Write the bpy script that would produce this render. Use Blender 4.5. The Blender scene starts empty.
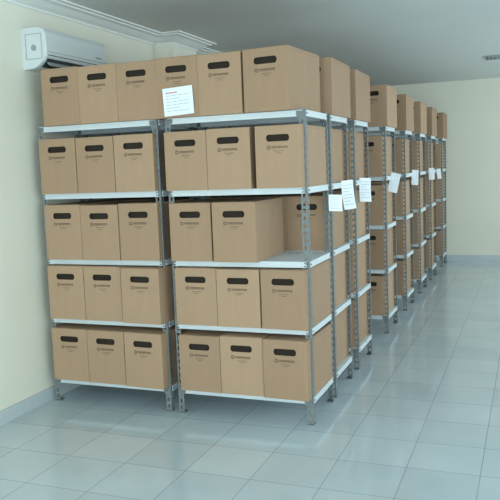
import bpy, bmesh, math, random
from mathutils import Vector, Matrix
random.seed(7)
scene=bpy.context.scene
scene.view_settings.view_transform='Standard'
COL=scene.collection

# ---------------- dimensions ----------------
G=0.06; W=1.0; D=0.53
ZS=[0.166,0.635,1.081,1.565,2.056]      # shelf lip centres
ROWS=[0.0,0.60,1.36,2.70,3.87,5.02,6.12,7.50]
XL=-0.05; XR=7.0; YF=-7.0; YB=8.27; ZC=3.03

# ---------------- materials ----------------
def newmat(name):
    m=bpy.data.materials.new(name); m.use_nodes=True
    nt=m.node_tree; b=nt.nodes['Principled BSDF']
    return m,nt,b
def simple(name,col,rough=.6,metal=0.,noise=0.0,nscale=8.,bump=0.):
    m,nt,b=newmat(name)
    b.inputs['Roughness'].default_value=rough; b.inputs['Metallic'].default_value=metal
    tc=nt.nodes.new('ShaderNodeTexCoord'); n=nt.nodes.new('ShaderNodeTexNoise')
    n.inputs['Scale'].default_value=nscale; n.inputs['Detail'].default_value=4
    nt.links.new(tc.outputs['Object'],n.inputs['Vector'])
    r=nt.nodes.new('ShaderNodeValToRGB')
    r.color_ramp.elements[0].position=.3; r.color_ramp.elements[1].position=.7
    r.color_ramp.elements[0].color=[c*(1-noise) for c in col]+[1]
    r.color_ramp.elements[1].color=[min(1,c*(1+noise)) for c in col]+[1]
    nt.links.new(n.outputs['Fac'],r.inputs['Fac']); nt.links.new(r.outputs['Color'],b.inputs['Base Color'])
    if bump:
        bp=nt.nodes.new('ShaderNodeBump'); bp.inputs['Strength'].default_value=bump; bp.inputs['Distance'].default_value=.01
        nt.links.new(n.outputs['Fac'],bp.inputs['Height']); nt.links.new(bp.outputs['Normal'],b.inputs['Normal'])
    return m
M_wall=simple('wall_paint_cream',(.71,.705,.60),.75,noise=.02,nscale=1.5)
M_ceil=simple('ceiling_paint',(.68,.72,.70),.8,noise=.015,nscale=1.2)
M_corn=simple('cornice_plaster',(.72,.75,.73),.7,noise=.01)
M_skirt=simple('skirting_tile',(.48,.54,.55),.3,noise=.04,nscale=5)
M_post=simple('galvanised_grey',(.17,.19,.19),.65,.1,noise=.15,nscale=30)
M_shelf=simple('shelf_white_enamel',(.58,.645,.665),.5,noise=.03)
M_bolt=simple('bolt_steel',(.14,.16,.17),.4,.7,noise=.1)
M_foot=simple('foot_plastic',(.10,.11,.11),.5)
M_ink=simple('printed_ink',(.11,.07,.045),.7)
M_holeshade=simple('handle_hole_shade',(.022,.015,.01),.95)  # near-black colour stands in for the shade inside the handle holes
M_ac=simple('ac_plastic_white',(.60,.65,.65),.35,noise=.01)
M_acd=simple('ac_dark',(.035,.04,.045),.5)
M_acg=simple('ac_grey',(.30,.33,.33),.5)
M_paper=simple('paper_white',(.76,.81,.85),.7,noise=.01)
M_red=simple('red_print',(.55,.05,.04),.7)
M_textg=simple('grey_print',(.35,.38,.42),.7)
M_alu=simple('window_aluminium',(.55,.56,.56),.4,.5)

# cardboard
M_card,nt,b=newmat('cardboard')
b.inputs['Roughness'].default_value=.8
geo=nt.nodes.new('ShaderNodeNewGeometry'); oi=nt.nodes.new('ShaderNodeObjectInfo')
add=nt.nodes.new('ShaderNodeMath'); add.operation='ADD'
nt.links.new(geo.outputs['Random Per Island'],add.inputs[0]); nt.links.new(oi.outputs['Random'],add.inputs[1])
fr=nt.nodes.new('ShaderNodeMath'); fr.operation='FRACT'; nt.links.new(add.outputs[0],fr.inputs[0])
ramp=nt.nodes.new('ShaderNodeValToRGB')
ramp.color_ramp.elements[0].color=(.345,.222,.135,1); ramp.color_ramp.elements[1].color=(.425,.28,.173,1)
nt.links.new(fr.outputs[0],ramp.inputs['Fac'])
tc=nt.nodes.new('ShaderNodeTexCoord'); mp=nt.nodes.new('ShaderNodeMapping'); mp.inputs['Scale'].default_value=(60,60,3)
nz=nt.nodes.new('ShaderNodeTexNoise'); nz.inputs['Scale'].default_value=1.; nz.inputs['Detail'].default_value=5
nt.links.new(tc.outputs['Object'],mp.inputs['Vector']); nt.links.new(mp.outputs['Vector'],nz.inputs['Vector'])
mx=nt.nodes.new('ShaderNodeMixRGB'); mx.blend_type='MULTIPLY'; mx.inputs['Fac'].default_value=.12
nt.links.new(ramp.outputs['Color'],mx.inputs['Color1']); nt.links.new(nz.outputs['Fac'],mx.inputs['Color2'])
nt.links.new(mx.outputs['Color'],b.inputs['Base Color'])
# gentle board warping
v4=nt.nodes.new('ShaderNodeTexNoise'); v4.noise_dimensions='4D'; v4.inputs['Scale'].default_value=4.5; v4.inputs['Detail'].default_value=1.5
wm=nt.nodes.new('ShaderNodeMath'); wm.operation='MULTIPLY'; wm.inputs[1].default_value=37.
nt.links.new(fr.outputs[0],wm.inputs[0]); nt.links.new(wm.outputs[0],v4.inputs['W']); nt.links.new(tc.outputs['Object'],v4.inputs['Vector'])
bp=nt.nodes.new('ShaderNodeBump'); bp.inputs['Strength'].default_value=.6; bp.inputs['Distance'].default_value=.03
nt.links.new(v4.outputs['Fac'],bp.inputs['Height']); nt.links.new(bp.outputs['Normal'],b.inputs['Normal'])

# floor tiles
M_floor,nt,b=newmat('floor_tiles')
tc=nt.nodes.new('ShaderNodeTexCoord'); br=nt.nodes.new('ShaderNodeTexBrick')
br.offset=0; br.squash=1
br.inputs['Scale'].default_value=1.; br.inputs['Brick Width'].default_value=.4; br.inputs['Row Height'].default_value=.4
br.inputs['Mortar Size'].default_value=.003; br.inputs['Mortar Smooth'].default_value=.3; br.inputs['Bias'].default_value=0
br.inputs['Color1'].default_value=(.445,.515,.545,1); br.inputs['Color2'].default_value=(.495,.565,.595,1); br.inputs['Mortar'].default_value=(.29,.335,.355,1)
mp=nt.nodes.new('ShaderNodeMapping'); mp.inputs['Location'].default_value=(.05,.1,0)
nt.links.new(tc.outputs['Object'],mp.inputs['Vector']); nt.links.new(mp.outputs['Vector'],br.inputs['Vector'])
nz=nt.nodes.new('ShaderNodeTexNoise'); nz.inputs['Scale'].default_value=3; nz.inputs['Detail'].default_value=6
nt.links.new(tc.outputs['Object'],nz.inputs['Vector'])
mx=nt.nodes.new('ShaderNodeMixRGB'); mx.blend_type='OVERLAY'; mx.inputs['Fac'].default_value=.12
nt.links.new(br.outputs['Color'],mx.inputs['Color1']); nt.links.new(nz.outputs['Fac'],mx.inputs['Color2'])
nt.links.new(mx.outputs['Color'],b.inputs['Base Color'])
mr=nt.nodes.new('ShaderNodeMapRange'); mr.inputs['To Min'].default_value=.06; mr.inputs['To Max'].default_value=.16
nt.links.new(nz.outputs['Fac'],mr.inputs['Value']); nt.links.new(mr.outputs['Result'],b.inputs['Roughness'])
b.inputs['IOR'].default_value=1.75
bp=nt.nodes.new('ShaderNodeBump'); bp.inputs['Strength'].default_value=.3; bp.inputs['Distance'].default_value=.002; bp.invert=True
nt.links.new(br.outputs['Fac'],bp.inputs['Height']); nt.links.new(bp.outputs['Normal'],b.inputs['Normal'])

# ---------------- mesh helpers ----------------
def mk(name,bm,mats,parent=None,loc=(0,0,0),recalc=True):
    if recalc: bmesh.ops.recalc_face_normals(bm,faces=bm.faces)
    me=bpy.data.meshes.new(name); bm.to_mesh(me); bm.free()
    for m in mats: me.materials.append(m)
    o=bpy.data.objects.new(name,me); o.location=loc; COL.objects.link(o)
    if parent: o.parent=parent
    return o
def box(bm,x0,x1,y0,y1,z0,z1,mi=0):
    vs=[bm.verts.new(p) for p in [(x0,y0,z0),(x1,y0,z0),(x1,y1,z0),(x0,y1,z0),(x0,y0,z1),(x1,y0,z1),(x1,y1,z1),(x0,y1,z1)]]
    for f in [(0,3,2,1),(4,5,6,7),(0,1,5,4),(1,2,6,5),(2,3,7,6),(3,0,4,7)]:
        fc=bm.faces.new([vs[i] for i in f]); fc.material_index=mi
def quad(bm,ps,mi=0):
    f=bm.faces.new([bm.verts.new(p) for p in ps]); f.material_index=mi; return f
def cyl(bm,c,axis,r,h,mi=0,n=10):
    a=Vector(axis).normalized(); q=a.to_track_quat('Z','Y').to_matrix().to_4x4()
    res=bmesh.ops.create_cone(bm,cap_ends=True,segments=n,radius1=r,radius2=r,depth=h,matrix=Matrix.Translation(c)@q)
    for v in res['verts']:
        for f in v.link_faces: f.material_index=mi

# ---------------- room shell ----------------
def plain(name,x0,x1,y0,y1,z0,z1,mat):
    bm=bmesh.new(); box(bm,x0,x1,y0,y1,z0,z1); return mk(name,bm,[mat])
plain('floor',XL-.2,XR+.2,YF-.2,YB+.2,-.1,0,M_floor)
plain('ceiling',XL-.2,XR+.2,YF-.2,YB+.2,ZC,ZC+.1,M_ceil)
plain('wall_left',XL-.2,XL,YF-.2,YB+.2,0,ZC,M_wall)
plain('wall_back',XL,XR,YB,YB+.2,0,ZC,M_wall)
def win_wall(name,axis,pos0,pos1,a0,a1,wins,zb,zt):
    bm=bmesh.new()
    def bx(s0,s1,z0,z1):
        if axis=='x': box(bm,pos0,pos1,s0,s1,z0,z1)
        else: box(bm,s0,s1,pos0,pos1,z0,z1)
    bx(a0,a1,0,zb); bx(a0,a1,zt,ZC)
    c=a0
    for (s,e) in wins: bx(c,s,zb,zt); c=e
    bx(c,a1,zb,zt)
    return mk(name,bm,[M_wall])
RW=[(-5.5,-2.5),(-1.3,1.7),(3.4,6.9)]
FW=[(.6,3.0),(3.9,6.3)]
win_wall('wall_right','x',XR,XR+.2,YF-.2,YB+.2,RW,.9,2.6)
win_wall('wall_front','y',YF-.2,YF,XL,XR,FW,.9,2.6)
k=1
def window(axis,pos,s,e,zb,zt):
    global k
    bm=bmesh.new(); t=.05
    def bx(a,b_,z0,z1):
        if axis=='x': box(bm,pos-.03,pos+.03,a,b_,z0,z1)
        else: box(bm,a,b_,pos-.03,pos+.03,z0,z1)
    bx(s,e,zb,zb+t); bx(s,e,zt-t,zt)
    n=3
    for i in range(n+1):
        c=s+(e-s)*i/n; c=min(max(c,s+t/2),e-t/2); bx(c-t/2,c+t/2,zb+t,zt-t)
    mk('window_%d'%k,bm,[M_alu]); k+=1
for s,e in RW: window('x',XR+.1,s,e,.9,2.6)
for s,e in FW: window('y',YF-.1,s,e,.9,2.6)
# pilaster on the left wall
PY0,PY1,PX=1.98,2.52,.14
plain('wall_pilaster',XL,PX,PY0,PY1,0,ZC,M_wall)
plain('baseboard_left',XL,XL+.012,YF,PY0,0,.10,M_skirt)
plain('baseboard_left_far',XL,XL+.012,PY1,YB,0,.10,M_skirt)
plain('baseboard_back',XL+.012,XR,YB-.012,YB,0,.10,M_skirt)
# cornice profile (distance from wall, drop from ceiling)
prof=[(0,-.085),(.012,-.085),(.018,-.07),(.05,-.055),(.09,-.03),(.125,-.022),(.13,-.012),(.165,-.012),(.165,0),(0,0)]
def cornice(name,path,normals):
    bm=bmesh.new(); rings=[]
    for (px,py),(nx,ny) in zip(path,normals):
        rings.append([bm.verts.new((px+nx*a,py+ny*a,ZC+z)) for a,z in prof])
    n=len(prof)
    for r0,r1 in zip(rings,rings[1:]):
        for i in range(n): bm.faces.new([r0[i],r0[(i+1)%n],r1[(i+1)%n],r1[i]])
    bm.faces.new(rings[0]); bm.faces.new(rings[-1])
    mk(name,bm,[M_corn])
cornice('trim_1',[(XL,YF),(XL,PY0),(PX,PY0),(PX,PY1),(XL,PY1),(XL,YB)],[(1,0),(1,-1),(1,-1),(1,1),(1,1),(1,0)])

# ---------------- slotted angle rack ----------------
def slotted(bm,o,u,wid,H,mi=0):
    o=Vector(o);u=Vector(u);Z=Vector((0,0,1))
    pitch=.048; sl=.028; s0=wid*.32; s1=wid*.70
    def q(a0,a1,z0,z1):
        quad(bm,[o+u*a0+Z*z0,o+u*a1+Z*z0,o+u*a1+Z*z1,o+u*a0+Z*z1],mi)
    q(0,s0,0,H); q(s1,wid,0,H)
    z=.02; prev=0
    while z+sl<H-.01:
        q(s0,s1,prev,z); prev=z+sl; z+=pitch
    q(s0,s1,prev,H)
def rack_mesh():
    bm=bmesh.new(); H=ZS[-1]+.03; f=.042
    for cx,sx in ((0,1),(W,-1)):
        for cy,sy in ((0,1),(D,-1)):
            slotted(bm,(cx,cy,.006),(sx,0,0),f,H-.006,0)
            slotted(bm,(cx,cy,.006),(0,sy,0),f,H-.006,0)
            box(bm,min(cx,cx+sx*f)-.001,max(cx,cx+sx*f)+.001,min(cy,cy+sy*f)-.001,max(cy,cy+sy*f)+.001,0,.010,3)
    e=.003
    for i,z in enumerate(ZS):
        t=z+.02; l=z-.02
        box(bm,e,W-e,e,D-e,t-.003,t,1)
        box(bm,.02,W-.02,-.003,.001,l,t,1); box(bm,.02,W-.02,D-.001,D+.003,l,t,1)
        box(bm,-.003,.001,.02,D-.02,l,t,1); box(bm,W-.001,W+.003,.02,D-.02,l,t,1)
        box(bm,e,W-e,e,.018,l,l+.002,1); box(bm,e,W-e,D-.018,D-e,l,l+.002,1)
        for cx,sx in ((0,1),(W,-1)):
            for bz in (z-.01,z+.01):
                cyl(bm,(cx+sx*.028,-.005,bz),(0,1,0),.0055,.006,2,8)
                cyl(bm,(cx+sx*.028,D+.005,bz),(0,1,0),.0055,.006,2,8)
            for cy,sy in ((0,1),(D,-1)):
                cyl(bm,(cx-sx*.005,cy+sy*.028,z),(1,0,0),.0055,.006,2,8)
        if i in (0,4):
            for cx,sx in ((0,1),(W,-1)):
                for yy in (-.0045,D+.0045):
                    a=[(cx+sx*.002,yy,t-.004),(cx+sx*.06,yy,t-.004),(cx+sx*.06,yy,l+.012),(cx+sx*.042,yy,l-.022),(cx+sx*.002,yy,l-.022)]
                    quad(bm,a,0)
    bmesh.ops.recalc_face_normals(bm,faces=bm.faces)
    me=bpy.data.meshes.new('shelving_rack'); bm.to_mesh(me); bm.free()
    for m in (M_post,M_shelf,M_bolt,M_foot): me.materials.append(m)
    return me
RM=rack_mesh()
for y in ROWS:
    for x in (0,W+G):
        o=bpy.data.objects.new('metal_shelving_rack',RM); o.location=(x,y,0); COL.objects.link(o)

# ---------------- archive box ----------------
BW,BH,BD=.31,.40,.56
def add_box(bm,M,sx=1.,marks=True):
    w=BW/2*sx; h=BH; d=BD
    def V(x,y,z): return bm.verts.new(M@Vector((x,y,z)))
    lo=.004
    c=[V(-w,0,0),V(w,0,0),V(w,d,0),V(-w,d,0),V(-w,0,h-lo),V(w,0,h-lo),V(w,d,h-lo),V(-w,d,h-lo)]
    t=[V(-w+lo,lo,h),V(w-lo,lo,h),V(w-lo,d-lo,h),V(-w+lo,d-lo,h)]
    F=lambda vs,mi=0: setattr(bm.faces.new(vs),'material_index',mi)
    F([c[0],c[3],c[2],c[1]]); F([c[1],c[2],c[6],c[5]]); F([c[3],c[0],c[4],c[7]])
    for i in range(4): F([c[4+i],c[4+(i+1)%4],t[(i+1)%4],t[i]])
    F(t)
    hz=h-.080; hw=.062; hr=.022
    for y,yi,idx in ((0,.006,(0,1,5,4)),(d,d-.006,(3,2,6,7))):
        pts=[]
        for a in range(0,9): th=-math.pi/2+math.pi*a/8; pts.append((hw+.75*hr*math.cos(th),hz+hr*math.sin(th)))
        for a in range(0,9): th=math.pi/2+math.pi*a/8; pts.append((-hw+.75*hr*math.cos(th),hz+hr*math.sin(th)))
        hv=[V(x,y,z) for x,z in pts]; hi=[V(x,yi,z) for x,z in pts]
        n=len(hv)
        for i in range(n): F([hv[i],hv[(i+1)%n],hi[(i+1)%n],hi[i]],2)  # slot rim takes the painted shade colour too
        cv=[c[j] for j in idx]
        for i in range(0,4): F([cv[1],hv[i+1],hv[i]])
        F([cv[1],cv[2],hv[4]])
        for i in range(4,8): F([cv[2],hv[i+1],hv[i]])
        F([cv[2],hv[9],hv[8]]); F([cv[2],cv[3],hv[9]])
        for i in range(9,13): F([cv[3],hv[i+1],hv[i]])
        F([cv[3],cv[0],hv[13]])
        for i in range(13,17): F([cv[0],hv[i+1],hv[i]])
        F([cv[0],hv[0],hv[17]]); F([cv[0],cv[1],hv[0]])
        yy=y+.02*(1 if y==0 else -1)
        F([V(-.13,yy,hz-.08),V(.13,yy,hz-.08),V(.13,yy,hz+.06),V(-.13,yy,hz+.06)],2)  # dark sheet behind the slot, painted as the box's inner shade
        if marks:
            s=-1 if y==0 else 1; ym=y+s*.0008; m=1 if y==0 else -1
            cx,cz=-.062*m,hz-.060
            vv=[V(cx+.013*math.cos(a*math.pi/6),ym,cz+.013*math.sin(a*math.pi/6)) for a in range(12)]
            v2=[V(cx+.007*math.cos(a*math.pi/6),ym,cz+.007*math.sin(a*math.pi/6)) for a in range(12)]
            for i in range(12): F([vv[i],vv[(i+1)%12],v2[(i+1)%12],v2[i]],1)
            x=-.042
            for lw in (.011,.009,.012,.008,.012,.010,.011,.009):
                for (a,b_,zz0,zz1) in ((0,.0035,-.008,.008),(lw-.0035,lw,-.008,.008),(0,lw,.004,.008)):
                    F([V((x+a)*m,ym,cz+zz0),V((x+b_)*m,ym,cz+zz0),V((x+b_)*m,ym,cz+zz1),V((x+a)*m,ym,cz+zz1)],1)
                x+=lw+.0035
            for j,(xa,xb) in enumerate(((-.03,.04),(-.012,.022))):
                z0=cz-.022-.012*j
                F([V(xa*m,ym,z0),V(xb*m,ym,z0),V(xb*m,ym,z0-.003),V(xa*m,ym,z0-.003)],1)
    for s in (-1,1):
        xs=s*(w+.0006)
        F([V(xs,.02,h-.018),V(xs,d-.02,h-.018),V(xs,d-.02,h-.0195),V(xs,.02,h-.0195)],1)
    F([V(-w+.01,d/2-.001,h+.0006),V(w-.01,d/2-.001,h+.0006),V(w-.01,d/2+.001,h+.0006),V(-w+.01,d/2+.001,h+.0006)],1)
def boxmesh(name):
    bm=bmesh.new(); add_box(bm,Matrix.Identity(4))
    me=bpy.data.meshes.new(name); bm.to_mesh(me); bm.free()
    for m in (M_card,M_ink,M_holeshade): me.materials.append(m)
    return me
BM=boxmesh('archive_box')
def put_box(x,y,z,rz=0.,sx=1.):
    o=bpy.data.objects.new('archive_box',BM); o.location=(x,y,z); o.rotation_euler=(0,0,math.radians(rz)); o.scale=(sx,1,random.uniform(.985,1.01))
    COL.objects.link(o); return o
top=[z+.0205 for z in ZS]
X2=W+G
yf=-.05
lay={
 (0,0):[(.195,0,0),(.512,-.01,0),(.835,-.03,-2.5)],
 (0,1):[(.20,0,0),(.515,.0,0),(.842,-.03,-2.5)],
 (0,2):[(.205,0,0),(.52,0,0),(.836,0,0)],
 (0,3):[(.195,0,0),(.51,0,0),(.826,0,0)],
 (1,0):[(.205,0,0),(.518,0,0),(.835,-.015,-1.5)],
 (1,1):[(.197,0,0),(.511,0,0),(.832,0,-1.5)],
 (1,2):[(.178,0,0),(.51,-.02,0)],
 (1,3):[(.168,0,0),(.48,0,0),(.832,-.01,-1)],
}
for (u,l),bx in lay.items():
    for x,dy,rz in bx: put_box(x+u*X2,yf+dy+random.uniform(-.006,.006),top[l]+.0005,rz)
for i in range(5): put_box(.255+i*.3105,yf+(0 if i==3 else random.uniform(-.008,.008)),top[4]+.0005,0,1.0)
put_box(1.825,yf-.01,top[4]+.0005,-4.5,1.02)
# rows behind : one grouped object per rack
for ri,y in enumerate(ROWS[1:]):
    for u in (0,1):
        bm=bmesh.new()
        for l in range(5):
            for j in range(3):
                if l==4 and random.random()<.12 and j==0: continue
                if l<4 and j==1 and random.random()<.1: continue
                x=.19+j*.312+random.uniform(-.001,.001); dy=random.uniform(-.02,.01)
                if l==4: x+=.052
                add_box(bm,Matrix.Translation((x,-.01+dy+(.03 if (l==4 and ri==0) else 0),top[l]+.0005)))
        mk('archive_boxes',bm,[M_card,M_ink,M_holeshade],loc=(u*X2,y,0),recalc=False)

# ---------------- papers ----------------
def paper(name,loc,w,h,yaw,pitch=0,roll=0,curl=.03,lines=True,red=False):
    bm=bmesh.new(); nx,nz=8,10
    def P(a,b_):
        return ((a-.5)*w,-curl*(b_**2)*math.cos((a-.5)*1.5)-.0,-b_*h)
    g=[[bm.verts.new(P(i/nx,j/nz)) for i in range(nx+1)] for j in range(nz+1)]
    for j in range(nz):
        for i in range(nx):
            f=bm.faces.new([g[j+1][i],g[j+1][i+1],g[j][i+1],g[j][i]]); f.smooth=True
    if lines:
        rows=7
        for r in range(rows):
            b0=.16+r*.11; a1=.88-(.3 if r%3==2 else 0)
            mi=2 if (red and r==0) else 1
            if red and r==0: a1=.5
            seg=4
            for s in range(seg):
                aa=.1+(a1-.1)*s/seg; ab=.1+(a1-.1)*(s+.85)/seg
                def Q(a,b_): p=P(a,b_); return (p[0],p[1]-.0012,p[2])
                th=.035 if mi==2 else .018
                quad(bm,[Q(aa,b0+th),Q(ab,b0+th),Q(ab,b0),Q(aa,b0)],mi)
    o=mk(name,bm,[M_paper,M_textg,M_red],recalc=False)
    o.location=loc; o.rotation_euler=(math.radians(pitch),math.radians(roll),math.radians(yaw)); return o
paper('paper_label',(1.195,yf-.012,2.275),.222,.185,0,0,-3,curl=.003,red=True)
XE=X2+W
paper('paper_sheet',(XE+.05,.52,1.51),.10,.115,35,0,4,curl=.03)
paper('paper_sheet',(XE+.03,.95,1.60),.12,.22,55,0,-3,curl=.03)
paper('paper_sheet',(XE+.030,1.60,1.60),.12,.20,50,0,4,curl=.03)
paper('paper_sheet',(XE+.045,3.02,1.61),.10,.20,20,0,14,curl=.02,lines=False)
paper('paper_sheet',(XE+.04,4.36,1.62),.08,.18,20,0,4,curl=.02,lines=False)
paper('paper_sheet',(XE+.04,5.86,1.62),.08,.16,20,0,0,curl=.02,lines=False)
paper('paper_sheet',(XE+.04,6.64,1.60),.06,.15,20,0,-6,curl=.02,lines=False)

# ---------------- air conditioner ----------------
ac=bpy.data.objects.new('air_conditioner',None); COL.objects.link(ac); ac.location=(XL,-.04,2.49)
L=.80
pf=[(0,0.02),(0,.285),(.015,.295),(.15,.293),(.185,.28),(.20,.25),(.205,.15),(.198,.085),(.175,.055)]
pb=[(.175,.055),(.13,.02),(.09,.005),(0,.0)]
bm=bmesh.new()
P=pf+pb[1:]
def ring(y,s=1.0): return [bm.verts.new((a*s,y,b_)) for a,b_ in P]
rs=[ring(0,.96),ring(.012),ring(L-.012),ring(L,.96)]
n=len(P)
for r0,r1 in zip(rs,rs[1:]):
    for i in range(n): bm.faces.new([r0[i],r0[(i+1)%n],r1[(i+1)%n],r1[i]])
bm.faces.new(rs[0]); bm.faces.new(rs[-1])
mk('body',bm,[M_ac],ac)
bm=bmesh.new()
quad(bm,[(.2015,.03,.098),(.2015,L-.03,.098),(.178,L-.03,.052),(.178,.03,.052)])
quad(bm,[(.180,.03,.053),(.180,L-.03,.053),(.134,L-.03,.014),(.134,.03,.014)])
mk('air_outlet',bm,[M_acd],ac)
bm=bmesh.new(); box(bm,-.022,.022,.04,L-.04,-.002,.002)
lv=mk('louvre',bm,[M_acg],ac); lv.location=(.185,0,.038); lv.rotation_euler=(0,math.radians(50),0)
bm=bmesh.new()
box(bm,.204,.2065,.01,L-.01,.118,.121)
box(bm,.204,.2075,L-.16,L-.08,.14,.155)
mk('panel_seam',bm,[M_acg],ac)
bm=bmesh.new()
for i in range(9): box(bm,.03+i*.013,.036+i*.013,.05,L-.05,.2935,.2965)
box(bm,.03,.17,-.002,.004,.245,.249); box(bm,.03,.17,-.002,.004,.07,.074)
box(bm,.03,.034,-.002,.004,.07,.249); box(bm,.166,.17,-.002,.004,.07,.249)
cyl(bm,(.10,-.002,.15),(0,1,0),.022,.004,0,16)
mk('grille',bm,[M_acg],ac)
bm=bmesh.new(); cyl(bm,(.03,L+.06,.03),(0,1,0),.022,.14,0,14)
mk('refrigerant_pipe',bm,[M_ac],ac)

# ---------------- ceiling diffuser ----------------
bm=bmesh.new(); cx,cy=3.02,5.65; s=.2
for r0,z in ((s,.012),(s*.78,.016),(s*.56,.02),(s*.34,.024)):
    t=.022
    box(bm,cx-r0,cx+r0,cy-r0,cy-r0+t,ZC-z,ZC); box(bm,cx-r0,cx+r0,cy+r0-t,cy+r0,ZC-z,ZC)
    box(bm,cx-r0,cx-r0+t,cy-r0+t,cy+r0-t,ZC-z,ZC); box(bm,cx+r0-t,cx+r0,cy-r0+t,cy+r0-t,ZC-z,ZC)
box(bm,cx-s+.02,cx+s-.02,cy-s+.02,cy+s-.02,ZC-.004,ZC,1)
mk('ceiling_vent',bm,[M_acg,M_acd])

# ---------------- light ----------------
w=bpy.data.worlds.new('sky'); scene.world=w; w.use_nodes=True
w.node_tree.nodes['Background'].inputs['Color'].default_value=(.76,.92,1,1)
w.node_tree.nodes['Background'].inputs['Strength'].default_value=1.45
def area(name,loc,rot,sx,sy,p):
    l=bpy.data.lights.new(name,'AREA'); l.shape='RECTANGLE'; l.size=sx; l.size_y=sy; l.energy=p; l.color=(.79,.935,1)
    o=bpy.data.objects.new(name,l); o.location=loc; o.rotation_euler=rot; COL.objects.link(o)
for (s,e),p in zip(RW,(105,70,160)): area('window_daylight',(XR+.3,(s+e)/2,1.75),(0,math.radians(90),0),1.7,e-s,p)
for s,e in FW: area('window_daylight',((s+e)/2,YF-.3,1.75),(math.radians(90),0,0),e-s,1.7,175)

# ---------------- camera ----------------
yaw,pitch,roll=.375,.114,-.038
cyw,syw=math.cos(yaw),math.sin(yaw)
F=Vector((-syw*math.cos(pitch),cyw*math.cos(pitch),-math.sin(pitch)))
r=Vector((cyw,syw,0)); u=r.cross(F)
c,s=math.cos(roll),math.sin(roll)
R=c*r+s*u; U=-s*r+c*u
cam=bpy.data.cameras.new('camera'); co=bpy.data.objects.new('camera',cam); COL.objects.link(co)
Mx=Matrix((R,U,-F)).transposed().to_4x4(); Mx.translation=Vector((3.405,-4.459,1.725))
co.matrix_world=Mx
cam.sensor_width=36; cam.sensor_fit='HORIZONTAL'; cam.lens=36*721.2/500
cam.clip_start=.05
scene.camera=co
